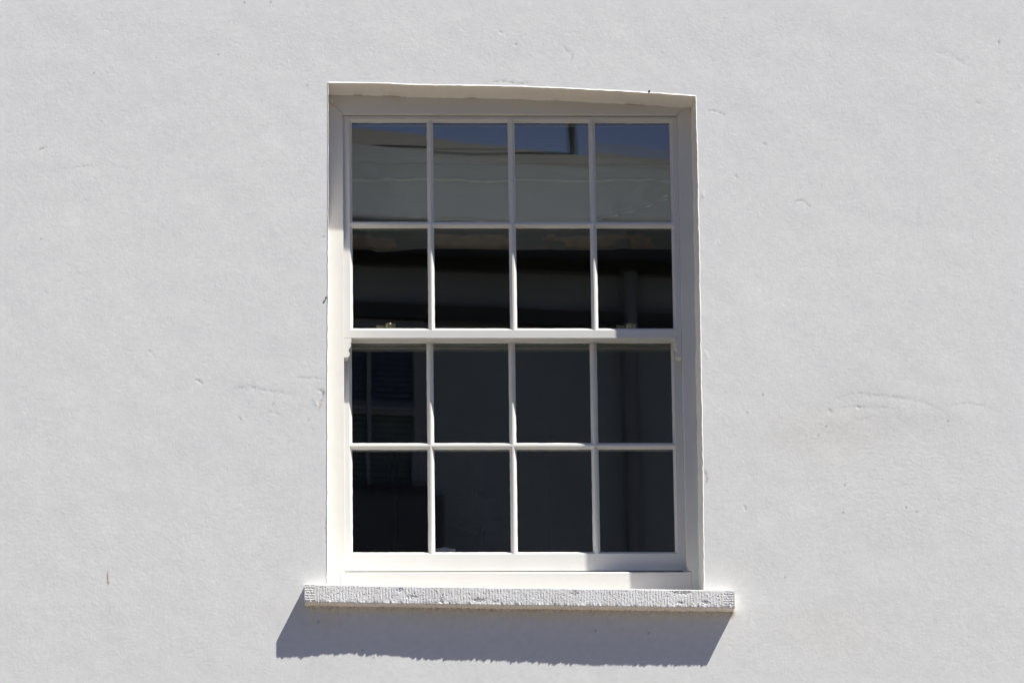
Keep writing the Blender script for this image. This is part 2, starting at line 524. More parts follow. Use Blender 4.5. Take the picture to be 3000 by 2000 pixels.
def speck(px, py, rx, rz, col):
    x, z = on_wall(px, py)
    m = np.exp(-(((WX - x) / (rx / 1000)) ** 2 + ((WZ - z) / (rz / 1000)) ** 2))[..., None]
    STAIN_SHADE[:] = STAIN_SHADE * (1 - m) + np.array(col) * m
speck(315, 1690, 2.2, 17, (0.50, 0.30, 0.22))
speck(317, 1706, 2.0, 6, (0.35, 0.2, 0.15))
for px, py in ((275, 215), (2235, 1155), (2189, 1207), (2421, 1248), (2398, 1275), (2475, 1420), (2686, 1498), (2655, 1485), (2778, 1232), (716, 8), (793, 7), (933, 1820), (1061, 1903), (1095, 1925), (1745, 1846), (1900, 1853), (2470, 1500), (2300, 1690), (120, 700), (640, 160), (1700, 1780), (900, 250)):
    speck(px, py, 2.3, 3.0, (0.45, 0.38, 0.33))

# brown of bounced light and grime painted under the sill, run-off below its ends
jx = np.interp(WX, [-0.6096, -0.032, 0.6325], [-0.7975, -0.8078, -0.8182])
gd = np.clip((jx - WZ) / 0.012, 0, 9) + 20.0 * (WZ > jx + 0.004)
gm = np.exp(-gd ** 1.2) * ((WX > -0.61) & (WX < 0.633)) * np.clip(0.35 + 0.5 * band(shp, CELL, 0.01, 0.08, 400), 0, 1)
STAIN_SHADE *= 1 - gm[..., None] * np.array([0.22, 0.29, 0.36])
bl = np.clip(band(shp, CELL, 0.004, 0.03, 401) - 1.9, 0, 1) * np.exp(-gd ** 2 * 0.6) * ((WX > -0.61) & (WX < 0.637))
STAIN_SHADE *= 1 - np.clip(bl, 0, 0.8)[..., None] * np.array([0.75, 0.8, 0.85])
run = np.clip(band(shp, CELL, 0.006, 0.05, 402, math.pi / 2, 9.0) - 0.3, 0, 2) * np.exp(-gd / 5) * (WZ < -0.75)
STAIN_SHADE *= 1 - 0.035 * run[..., None] * np.array([0.8, 1.0, 1.25])
pat = band(shp, CELL, 0.03, 0.9, 403)
STAIN_SHADE *= 1 + 0.013 * pat[..., None]
taper = np.minimum(edge_x, edge_z)
YY = H * taper
# plaster rolls over a touch where it meets the opening
inner = (GX > OU0 + 1e-6) & (GX < OU1 - 1e-6) & (GZ > OV0 + 1e-6) & (GZ < OV1 - 1e-6)
nz, nx = shp
co = np.stack([WX, YY, WZ], -1).reshape(-1, 3)
ids = np.arange(nz * nx).reshape(nz, nx)
keep = np.ones((nz - 1, nx - 1), bool)
keep[iv0:iv1, iu0:iu1] = False
q = np.stack([ids[:-1, :-1], ids[:-1, 1:], ids[1:, 1:], ids[1:, :-1]], -1)[keep]
# reveal: the edge loop of the opening drawn back into the wall
loop = [(iv0, i) for i in range(iu0, iu1)] + [(j, iu1) for j in range(iv0, iv1)] + [(iv1, i) for i in range(iu1, iu0, -1)] + [(j, iu0) for j in range(iv1, iv0, -1)]
lid = np.array([ids[a] for a in loop])
base = co[lid].copy()
cen = np.array([0.006, 0, 0.01])
right_side = np.array([1.0 if a[1] == iu1 else 0.0 for a in loop])
top_side = np.array([1.0 if a[0] == iv1 else 0.0 for a in loop])
rows = [(0.0012, -0.0010), (0.004, -0.0014), (0.03, -0.0012), (0.065, -0.0016), (0.100, -0.002), (0.107, -0.0028), (0.113, -0.005)]
extra, rf, rm = [], [], []
n_l = len(loop)
prev = lid
tot = len(co)
wv = jag(n_l, 0.0006, 8)
for k, (y, inset) in enumerate(rows):
    p = base.copy()
    p[:, 1] = y + base[:, 1] * (1 if k < 2 else 0)
    dirx = np.where(right_side > 0, 1.0, np.where((base[:, 0] < -0.5), -1.0, 0.0))
    p[:, 0] += dirx * inset + right_side * (-0.0042 * (y / 0.108))
    p[:, 2] += top_side * inset
    p[:, 0] += np.where(k > 3, right_side * wv, 0)
    p[:, 2] += np.where(k > 3, top_side * wv * 0.8, 0)
    extra.append(p)
    cur = np.arange(tot, tot + n_l)
    tot += n_l
    nxt, pn = np.roll(cur, -1), np.roll(prev, -1)
    rf.append(np.stack([prev, cur, nxt, pn], -1))
    rm.append(np.full(n_l, 0 if k == 0 else 1))
    prev = cur
# the rest of the facade around the close-up part, and its body behind
far = np.array([(-7, 0, -Z0), (9, 0, -Z0), (9, 0, 3.6), (-7, 0, 3.6), (-7, 0.02, -Z0), (9, 0.02, -Z0), (9, 0.02, 3.6), (-7, 0.02, 3.6)])
cor = [ids[0, 0], ids[0, -1], ids[-1, -1], ids[-1, 0]]
fb = tot
border = [(fb + 0, fb + 1, cor[1], cor[0]), (fb + 1, fb + 2, cor[2], cor[1]), (fb + 2, fb + 3, cor[3], cor[2]), (fb + 3, fb + 0, cor[0], cor[3])]
allco = np.concatenate([co] + extra + [far])
quads = np.concatenate([q] + rf + [np.array(border)])
mats_i = np.concatenate([np.zeros(len(q), int)] + rm + [np.zeros(len(border), int)])
me = bpy.data.meshes.new('wall')
me.vertices.add(len(allco))
me.vertices.foreach_set('co', allco.astype(np.float32).ravel())
me.loops.add(len(quads) * 4)
me.loops.foreach_set('vertex_index', quads.astype(np.int32).ravel())
me.polygons.add(len(quads))
me.polygons.foreach_set('loop_start', np.arange(0, len(quads) * 4, 4, dtype=np.int32))
me.polygons.foreach_set('loop_total', np.full(len(quads), 4, np.int32))
me.polygons.foreach_set('material_index', mats_i.astype(np.int32))
me.polygons.foreach_set('use_smooth', np.ones(len(quads), bool))
me.materials.append(WALL)
me.materials.append(REVEAL)
ca = me.color_attributes.new('stain', 'FLOAT_COLOR', 'POINT')
cols = np.ones((len(allco), 4), np.float32)
cols[:nz * nx, :3] = STAIN_SHADE.reshape(-1, 3)
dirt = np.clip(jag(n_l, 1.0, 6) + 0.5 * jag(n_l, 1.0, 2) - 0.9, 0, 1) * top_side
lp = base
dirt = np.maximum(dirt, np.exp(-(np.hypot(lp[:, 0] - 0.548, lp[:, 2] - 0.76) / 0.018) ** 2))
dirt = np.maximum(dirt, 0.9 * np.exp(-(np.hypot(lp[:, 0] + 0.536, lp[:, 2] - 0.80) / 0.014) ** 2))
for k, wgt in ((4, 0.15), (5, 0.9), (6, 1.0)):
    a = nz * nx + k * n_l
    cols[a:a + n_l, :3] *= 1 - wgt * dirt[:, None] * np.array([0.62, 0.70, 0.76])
ca.data.foreach_set('color', cols.ravel())
me.update(calc_edges=True)
wall = bpy.data.objects.new('rendered_wall', me)
wall.location = (0, 0, Z0)
COL.objects.link(wall)
tag(wall, 'white painted rough rendered house wall around the sash window', 'wall')

# ------------------------------------------------------------------ the sash window
WIN = empty('sash_window', (0, 0, Z0))
tag(WIN, 'white painted sixteen pane sliding sash window with a tooled stone sill', 'window')
YL = 0.108            # face of the frame
YU, YLO = 0.123, 0.171  # faces of the upper and lower sash
TH = 0.042
XL, XR, ZH = -0.4905, 0.5075, 0.7375   # inner edges of the frame
ZS = -0.6655          # top of the timber sill

# frame: two jamb linings, a head lining, mitred with a hairline joint; the jambs end in a little curved flare
fr = MB()
gap = 0.0003
def flare(x, s):
    pts = []
    for k in range(9):
        a = k / 8
        pts.append((x + s * 0.0125 * (1 - math.cos(a * math.pi / 2)) ** 1.3, ZS + 0.036 * (1 - math.sin(a * math.pi / 2))))
    return pts
left = [(-0.60, ZS - 0.06), (XL - 0.0125, ZS - 0.06)] + flare(XL, -1)[::-1] + [(XL, ZH + gap), (-0.60, ZH + 0.60 + XL + gap)]
fr.prism(left, YL, YL + 0.024)
right = [(0.61, ZS - 0.06), (0.61, ZH + 0.61 - XR + gap), (XR, ZH + gap)] + flare(XR, 1) + [(XR + 0.0125, ZS - 0.06)]
fr.prism(right, YL, YL + 0.024)
fr.prism([(XL, ZH + 0.0012), (XR, ZH + 0.0012), (0.61, ZH + 0.61 - XR + 0.0012), (-0.60, ZH + 0.60 + XL + 0.0012)], YL, YL + 0.024)
FRAME = fr.build('frame', [PAINT_V], WIN, bevel=0.0012)
# pulley stiles, head and inner beads behind the lining
ps = MB()
ps.box(-0.60, XL - 0.0130, YL + 0.0245, 0.262, ZS - 0.02, ZH + 0.12)
ps.box(XR + 0.0130, 0.61, YL + 0.0245, 0.262, ZS - 0.02, ZH + 0.12)
ps.box(XL - 0.0130, XR + 0.0130, YL + 0.0245, 0.262, ZH + 0.013, ZH + 0.12)
ps.build('pulley_stile', [PAINT_V], FRAME)
pb = MB()
pb.box(XL - 0.0125, XL + 0.0002, YU + TH + 0.001, YU + TH + 0.0055, ZS, ZH)
pb.build('parting_bead', [PAINT_V], FRAME)
pb = MB()
pb.box(XR - 0.0075, XR + 0.0125, YU + TH + 0.001, YU + TH + 0.0055, ZS, ZH)
pb.build('parting_bead', [PAINT_V], FRAME)
ts = MB()
ts.sweep([(YL - 0.001, -0.745), (YL - 0.001, ZS - 0.0065), (YL + 0.0015, ZS - 0.003), (YLO - 0.004, ZS + 0.012), (0.262, ZS + 0.014), (0.262, -0.745)], XL - 0.0122, XR + 0.0122)
ts.build('timber_sill', [PAINT_H], WIN, bevel=0.0006)

GD = 0.0115    # depth of the glass behind the face of its sash
def make_sash(cols, rows, xa, xb, za, zb, yf, label, seed, rail_top, rail_bot):
    """cols: (x0, x1) of the glass, rows: (z0, z1) of the glass, top row first; xa..xb, za..zb the outside of the sash"""
    rng = random.Random(seed)
    sash = MB()
    B1, B2 = 0.0080, 0.0074       # run of the putty slope, and of the slope without its rolled edge
    def ring_rect(c, r, k):
        d = (0, B2, B1)[k]
        return c[0] - d, c[1] + d, r[0] - d, r[1] + d
    bars_v = [MB() for _ in range(len(cols) - 1)]
    bars_h = [MB() for _ in range(len(rows) - 1)]
    yy = (yf + GD, yf + 0.0009, yf)
    def edge_jit(n, amp):
        a = [0.0] * (n + 1)
        ph = [(rng.uniform(0.5, 9), rng.uniform(0, 6.28), rng.uniform(0.2, 1)) for _ in range(7)]
        for i in range(1, n):
            a[i] = amp * sum(w_ * math.sin(f_ * 6.28 * i / n + p_) for f_, p_, w_ in ph) / 2.2
        return a
    spac = MB()
    for ci, c in enumerate(cols):
        for ri, r in enumerate(rows):
            G, A, F = (ring_rect(c, r, k) for k in range(3))
            tl = [((R_[0], R_[2]), (R_[1], R_[2]), (R_[1], R_[3]), (R_[0], R_[3])) for R_ in (G, A, F)]
            for side in range(4):
                s2 = (side + 1) % 4
                # bottom, right, top, left
                if side == 0: tgt = bars_h[ri] if ri < len(rows) - 1 else sash
                if side == 1: tgt = bars_v[ci] if ci < len(cols) - 1 else sash
                if side == 2: tgt = bars_h[ri - 1] if ri > 0 else sash
                if side == 3: tgt = bars_v[ci - 1] if ci > 0 else sash
                n = 36
                j0 = edge_jit(n, 0.00028)
                j1 = edge_jit(n, 0.0003)
                nrm = ((0, 1), (-1, 0), (0, -1), (1, 0))[side]
                for i in range(n):
                    def P(k, i_):
                        a = i_ / n
                        p, q_ = tl[k][side], tl[k][s2]
                        j = (j0[i_], j1[i_], 0.0)[k]
                        return (p[0] * (1 - a) + q_[0] * a + nrm[0] * j, yy[k], p[1] * (1 - a) + q_[1] * a + nrm[1] * j)
                    for k in (0, 1):
                        tgt.face([P(k + 1, i), P(k + 1, i + 1), P(k, i + 1), P(k, i)])
            # dark edge spacer of the double glazing, just inside the putty line
            gx0, gx1, gz0, gz1 = c[0] - 0.001, c[1] + 0.001, r[0] - 0.001, r[1] + 0.001
            ya, yb = yf + GD + 0.0006, yf + GD + 0.0125
            for a_, b_ in (((gx0, gz0), (gx1, gz0)), ((gx1, gz0), (gx1, gz1)), ((gx1, gz1), (gx0, gz1)), ((gx0, gz1), (gx0, gz0))):
                sash.face([(a_[0], ya, a_[1]), (b_[0], ya, b_[1]), (b_[0], yb, b_[1]), (a_[0], yb, a_[1])], 1)
    FX = [(c[0] - B1, c[1] + B1) for c in cols]
    FZ = [(r[0] - B1, r[1] + B1) for r in rows]
    z_lo, z_hi = FZ[-1][0], FZ[0][1]
    # flat noses of the bars
    objs = []
    for i in range(len(cols) - 1):
        a, b = FX[i][1], FX[i + 1][0]
        bars_v[i].face([(a, yf, z_lo), (b, yf, z_lo), (b, yf, z_hi), (a, yf, z_hi)])
        bars_v[i].box(cols[i][1] + 0.0025, cols[i + 1][0] - 0.0025, yf + GD + 0.013, yf + TH, rows[-1][0], rows[0][1])
    for i in range(len(rows) - 1):
        a, b = FZ[i + 1][1], FZ[i][0]
        for c in range(len(cols)):
            bars_h[i].face([(FX[c][0], yf, a), (FX[c][1], yf, a), (FX[c][1], yf, b), (FX[c][0], yf, b)])
            bars_h[i].box(cols[c][0] - 0.002, cols[c][1] + 0.002, yf + GD + 0.0131, yf + TH - 0.003, rows[i + 1][1] + 0.0025, rows[i][0] - 0.0025)
    # stiles and rails: faces, then sides and back
    def slab(x0, x1, z0, z1, mi):
        e = 0.0010
        # front face with a rolled outer edge, sides, back
        sash.box(x0, x1, yf + GD + 0.013, yf + TH, z0, z1, mi)
    def front(x0, x1, z0, z1, mi):
        sash.face([(x0, yf, z0), (x1, yf, z0), (x1, yf, z1), (x0, yf, z1)], mi)
    xi0, xi1 = FX[0][0], FX[-1][1]
    front(xa, xi0, za, zb, 0)
    front(xi1, xb, za, zb, 0)
    front(xi0, xi1, z_hi, zb, 2)
    front(xi0, xi1, za, z_lo, 2)
    # outer sides
    yb = yf + TH
    sash.face([(xa, yf, za), (xa, yf, zb), (xa, yb, zb), (xa, yb, za)], 0)
    sash.face([(xb, yf, zb), (xb, yf, za), (xb, yb, za), (xb, yb, zb)], 0)
    sash.face([(xa, yf, zb), (xb, yf, zb), (xb, yb, zb), (xa, yb, zb)], 2)
    sash.face([(xb, yf, za), (xa, yf, za), (xa, yb, za), (xb, yb, za)], 2)
    # back, as four strips, and the inner rebate
    g0, g1, h0, h1 = cols[0][0] - 0.002, cols[-1][1] + 0.002, rows[-1][0] - 0.002, rows[0][1] + 0.002
    for a in ((xa, g0, za, zb), (g1, xb, za, zb), (g0, g1, h1, zb), (g0, g1, za, h0)):
        sash.face([(a[0], yb, a[2]), (a[0], yb, a[3]), (a[1], yb, a[3]), (a[1], yb, a[2])], 0)
    y2 = yf + GD + 0.0125
    for p, q_ in (((g0, h0), (g1, h0)), ((g1, h0), (g1, h1)), ((g1, h1), (g0, h1)), ((g0, h1), (g0, h0))):
        sash.face([(p[0], y2, p[1]), (q_[0], y2, q_[1]), (q_[0], yb, q_[1]), (p[0], yb, p[1])], 0)
    so_ = sash.build('sash', [PAINT_V, SPACER, PAINT_H], WIN, fix=False)
    tag(so_, label)
    for b in bars_v:
        b.build('glazing_bar', [PAINT_V], so_, fix=False)
    for b in bars_h:
        b.build('glazing_bar', [PAINT_H], so_, fix=False)
    # panes: two sheets each, not quite flat and not quite parallel, so that each mirrors the street a little differently
    for ci, c in enumerate(cols):
        for ri, r in enumerate(rows):
            pm = MB()
            x0, x1, z0, z1 = c[0] - 0.003, c[1] + 0.003, r[0] - 0.003, r[1] + 0.003
            cx, cz = (x0 + x1) / 2, (z0 + z1) / 2
            N = 14
            for sh in range(2):
                tx, tz = rng.gauss(0, 0.00016), rng.gauss(0, 0.00022)
                if sh: tz -= 0.00075
                if seed == 7 and ri == 0 and ci == 3: tz -= 0.0009      # one pane sits a touch tipped in its putty
                k = [rng.gauss(0, 1) for _ in range(6)]
                def yv(x, z):
                    u, w_ = (x - x0) / (x1 - x0), (z - z0) / (z1 - z0)
                    bow = 2.3e-5 * (k[0] * math.sin(math.pi * u) * math.sin(math.pi * w_)) + 0.9e-5 * (k[1] * math.sin(2 * math.pi * u + k[4]) + k[2] * math.sin(2.6 * math.pi * w_ + k[5]))
                    return tx * (x - cx) + tz * (z - cz) + bow
                P = [[(x0 + (x1 - x0) * i / N - cx, yv(x0 + (x1 - x0) * i / N, z0 + (z1 - z0) * j / N) + sh * 0.0128, z0 + (z1 - z0) * j / N - cz) for i in range(N + 1)] for j in range(N + 1)]
                b0 = len(pm.v)
                for row in P: pm.v += row
                for j in range(N):
                    for i in range(N):
                        a = b0 + j * (N + 1) + i
                        pm.f.append((a, a + 1, a + N + 2, a + N + 1)); pm.mi.append(0)
            po = pm.build('pane', [GLASS], so_, smooth=True, fix=False)
            po.location = (cx, yf + GD, cz)
    return so_

UC = [(-0.4630, -0.2405), (-0.2210, 0.0010), (0.0220, 0.2420), (0.2622, 0.4842)]
UR = [(0.4105, 0.7190), (0.0802, 0.3893)]
UP = make_sash(UC, UR, XL + 0.0006, XR - 0.0006, 0.0480, 0.7335 + 0.003, YU, 'upper sash, in front, with the blind behind it', 7, 0.018, 0.02)
LC = [(-0.4662, -0.2452), (-0.2250, -0.0030), (0.0172, 0.2378), (0.2592, 0.4790)]
LR = [(-0.2575, 0.0480), (-0.5892, -0.2782)]
LO = make_sash(LC, LR, XL - 0.0012, 0.5000, -0.6480, 0.0900, YLO, 'lower sash, set back behind the upper one', 12, 0.035, 0.045)

# horns below the meeting rail of the upper sash
def horn(x, s):
    pro = [(0, 0.0480), (0.0215, 0.0480), (0.0217, 0.0345), (0.0185, 0.0325), (0.0198, 0.0290), (0.0205, 0.0245), (0.0190, 0.0205), (0.0155, 0.0155),
           (0.0133, 0.0115), (0.0130, 0.0080), (0.0145, 0.0050), (0.0165, 0.0015), (0.0168, -0.0015), (0.0155, -0.0055), (0.0135, -0.0095), (0.0115, -0.0115), (0, -0.0120)]
    poly = [(x + s * a, b - 0.0003) for a, b in pro]
    if s > 0: poly = poly[::-1]
    m = MB()
    m.prism(poly, YU + 0.0002, YU + TH - 0.004)
    return m.build('horn', [PAINT_V], UP, bevel=0.0006)
horn(XL + 0.0006, 1)
horn(XR - 0.0006, -1)

# brass fasteners on top of the lower sash's meeting rail
def fastener(x):
    m = MB()
    z = 0.0905
    y = YLO + 0.012
    m.box(x - 0.030, x + 0.026, y - 0.010, y + 0.014, z, z + 0.003)
    m.tube((x + 0.004, y, z + 0.003), (x + 0.004, y, z + 0.0155), 0.0125, 24)
    m.tube((x + 0.004, y, z + 0.0155), (x + 0.004, y, z + 0.0178), 0.0140, 24, r2=0.0125)
    m.box(x + 0.010, x + 0.0235, y - 0.007, y + 0.007, z + 0.004, z + 0.0165)
    m.tube((x - 0.009, y, z + 0.009), (x - 0.024, y, z + 0.0095), 0.0035, 12, r2=0.0048)
    m.tube((x - 0.022, y, z + 0.0095), (x - 0.034, y, z + 0.0105), 0.0052, 12, r2=0.0042)
    for sx in (-0.026, 0.0225):
        m.tube((x + sx, y - 0.006, z + 0.003), (x + sx, y - 0.006, z + 0.0042), 0.0025, 10)
    return m.build('sash_fastener', [BRASS], LO, bevel=0.0005, smooth=True)
fastener(-0.360)
fastener(0.352)

# stone sill with a droved (vertically tooled) face
def stone_sill():
    xa, xb = -0.6096, 0.6325
    NX = 1000
    front_n, top_n, bot_n = 50, 14, 26
    X = np.linspace(xa, xb, NX)
    ztop = np.interp(X, [xa, -0.032, xb], [-0.7420, -0.7532, -0.7636])
    zbot = np.interp(X, [xa, -0.032, xb], [-0.7958, -0.8062, -0.8166])
    yfr = -0.0435 + np.interp(X, [-0.66, -0.55, -0.42, -0.30, -0.18, -0.05, 0.1, 0.3, 0.66], [0, 0.0028, 0.0052, 0.0052, 0.0024, 0.0022, 0.0014, 0, 0])
    cell = (xb - xa) / (NX - 1)
    shape = (front_n, NX)
    T = np.linspace(0, 1, front_n)[:, None]
    nA = band(shape, cell, 0.004, 0.05, 301)
    nB = band(shape, cell, 0.012, 0.15, 302)
    nC = band(shape, cell, 0.003, 0.012, 303)
    nD = band(shape, cell, 0.006, 0.03, 304)
    xx = X[None, :] + 0.0006 * nB + 0.00025 * nA + 0.0012 * (T - 0.5) * np.sin(X[None, :] * 9)
    ph_ = (xx / 0.0083) % 1.0
    rid = 1 - np.exp(-((ph_ - 0.5) / 0.17) ** 2)
    keepm = np.clip(0.62 + 0.55 * nB + 0.25 * nA, 0, 1)
    nV = band(shape, cell, 0.006, 0.05, 306, math.pi / 2, 4.0)
    keepm = np.clip(0.75 + 0.3 * nB + 0.35 * nV, 0.05, 1.1)
    h = 0.0007 - 0.0007 * (1 - rid) * keepm + 0.00004 * nA + 0.00010 * nV + 0.00012 * nB
    pits = np.clip(nD - 1.7, 0, 2) * 0.0022
    for cx_, ct_, rx_, rt_, dp_ in ((0.488, 0.18, 0.012, 0.10, 0.003), (0.462, 0.20, 0.006, 0.10, 0.002), (0.545, 0.72, 0.009, 0.12, 0.0022), (0.475, 0.75, 0.012, 0.08, 0.0018), (-0.30, 0.62, 0.014, 0.10, 0.002), (-0.335, 0.22, 0.008, 0.12, 0.002),
                                    (-0.11, 0.75, 0.016, 0.12, 0.0022), (-0.06, 0.80, 0.010, 0.1, 0.002), (-0.215, 0.85, 0.006, 0.12, 0.0025), (-0.595, 0.66, 0.006, 0.08, 0.003), (0.62, 0.55, 0.005, 0.1, 0.003), (0.17, 0.3, 0.012, 0.14, 0.0014)):
        pits = pits + dp_ * np.exp(-((X[None, :] - cx_) / rx_) ** 2 - ((T - ct_) / rt_) ** 2) * np.clip(0.7 + 0.6 * nA, 0, 2)
    h = h - pits
    # drafted margins with level strokes at the two ends
    for e, sgn in ((xa, 1), (xb, -1)):
        d = (X[None, :] - e) * sgn
        m = np.clip((0.032 - d) / 0.004, 0, 1)
        hz = 0.0007 * (0.5 + 0.5 * np.sin(2 * np.pi * (T * 0.054 + 0.0006 * nA) / 0.0075)) + 0.0003 * nA
        h = h * (1 - m) + hz * m
    rollt = np.clip(1 - T * front_n / 2.2, 0, 1) ** 2 * 0.0022
    rollb = np.clip(1 - (1 - T) * front_n / 2.0, 0, 1) ** 2 * 0.0018
    nE = band(shape, cell, 0.006, 0.05, 305)
    chip = np.exp(-((1 - T) * 0.054 / 0.006) ** 2)
    h = h * (1 - 0.75 * chip) + 0.0004 * chip
    Yf = yfr[None, :] + 0.0012 - h + rollt + rollb + chip * (0.0004 * np.abs(nE[-1])[None, :] + 0.0007 * nB[-1][None, :])
    Zf = ztop[None, :] * (1 - T) + zbot[None, :] * T
    Zf[0] += 0.0004 * nA[0]; Zf[-1] += 0.0004 * nA[-1] + 0.0004 * nE[-1]
    tops = []
    ytop = np.linspace(0, 1, top_n + 1)[1:][::-1]
    for a in ytop:
        y = Yf[0] * (1 - a) + 0.118 * a
        z = Zf[0] + a * 0.016
        tops.append((np.broadcast_to(y, NX), z))
    bots = []
    for a in np.linspace(0, 1, bot_n + 1)[1:]:
        y = Yf[-1] * (1 - a) + 0.10 * a
        z = Zf[-1] + 0.0005 * nB[int(a * (front_n - 1))] - 0.0005 * a
        bots.append((y, z))
    Y = np.array([t_[0] for t_ in tops] + list(Yf) + [b[0] for b in bots])
    Z = np.array([t_[1] for t_ in tops] + list(Zf) + [b[1] for b in bots])
    n = len(Y)
    # squared ends, a little rough
    V = np.stack([np.broadcast_to(X, (n, NX)), Y, Z], -1)
    V = V.reshape(-1, 3)
    I = np.arange(n * NX).reshape(n, NX)
    Q = np.stack([I[1:, :-1], I[1:, 1:], I[:-1, 1:], I[:-1, :-1]], -1).reshape(-1, 4)
    faces = [tuple(int(k) for k in f) for f in Q]
    faces.append(tuple(int(k) for k in I[:, 0]))
    faces.append(tuple(int(k) for k in I[::-1, -1]))
    me = bpy.data.meshes.new('stone_sill')
    me.from_pydata(V.tolist(), [], faces)
    me.materials.append(STONE)
    me.materials.append(simple('dulled_sill_top', (0.66, 0.635, 0.585), 0.9, 14, 0.15, 0.0008, 120, 0.2))  # sill top darkened and warmed to soften the sunlight it bounces onto the wall
    nt_ = (len(tops) - 1) * (NX - 1)
    me.polygons.foreach_set('material_index', [1] * nt_ + [0] * (len(faces) - nt_))
    sm = [True] * (len(faces) - 2) + [False, False]
    me.polygons.foreach_set('use_smooth', sm)
    me.update()
    o = bpy.data.objects.new('stone_sill', me)
    COL.objects.link(o)
    o.parent = WIN
    tag(o, 'white painted stone sill with vertical tool marks')
stone_sill()

# ------------------------------------------------------------------ small marks fixed to the wall
nx_, nz_ = on_wall(956, 873)
m = MB()
m.tube((0, 0.01, 0), (0.0005, -0.003, 0.0006), 0.0018, 10)
m.tube((0.0005, -0.003, 0.0006), (0.0006, -0.0042, 0.0007), 0.003, 10, r2=0.0026)
o = m.build('nail', [NAIL], None, smooth=False)
o.location = (nx_ - 0.001, 0, Z0 + nz_)
tag(o, 'small rusty nail in the plaster beside the left jamb', 'nail')
nx_, nz_ = on_wall(1902, 268)
m = MB()
m.tube((0, 0.01, 0), (0, -0.0002, 0), 0.0034, 14)
m.tube((0, -0.0002, 0), (0, -0.0006, 0), 0.0034, 14, r2=0.0018)
o = m.build('nail', [WALL], None)
o.location = (nx_, 0, Z0 + nz_)
tag(o, 'painted-over nail head in the plaster above the window head', 'nail')

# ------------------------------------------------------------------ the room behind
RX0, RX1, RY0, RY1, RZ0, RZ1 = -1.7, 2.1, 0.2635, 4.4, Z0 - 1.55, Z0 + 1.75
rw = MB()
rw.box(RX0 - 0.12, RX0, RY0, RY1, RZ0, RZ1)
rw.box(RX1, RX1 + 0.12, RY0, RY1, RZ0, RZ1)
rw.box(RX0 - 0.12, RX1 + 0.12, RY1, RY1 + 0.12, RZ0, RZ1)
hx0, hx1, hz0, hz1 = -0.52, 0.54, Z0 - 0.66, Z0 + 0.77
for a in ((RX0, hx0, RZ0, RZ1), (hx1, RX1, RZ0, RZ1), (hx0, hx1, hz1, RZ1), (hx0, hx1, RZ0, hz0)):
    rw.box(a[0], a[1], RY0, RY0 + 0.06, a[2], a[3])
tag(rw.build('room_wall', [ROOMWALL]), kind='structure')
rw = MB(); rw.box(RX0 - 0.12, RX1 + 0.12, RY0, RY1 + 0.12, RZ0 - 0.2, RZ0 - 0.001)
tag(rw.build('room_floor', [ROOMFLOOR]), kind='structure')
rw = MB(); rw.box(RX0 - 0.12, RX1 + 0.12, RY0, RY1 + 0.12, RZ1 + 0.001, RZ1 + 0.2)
tag(rw.build('room_ceiling', [ROOMWALL]), kind='structure')

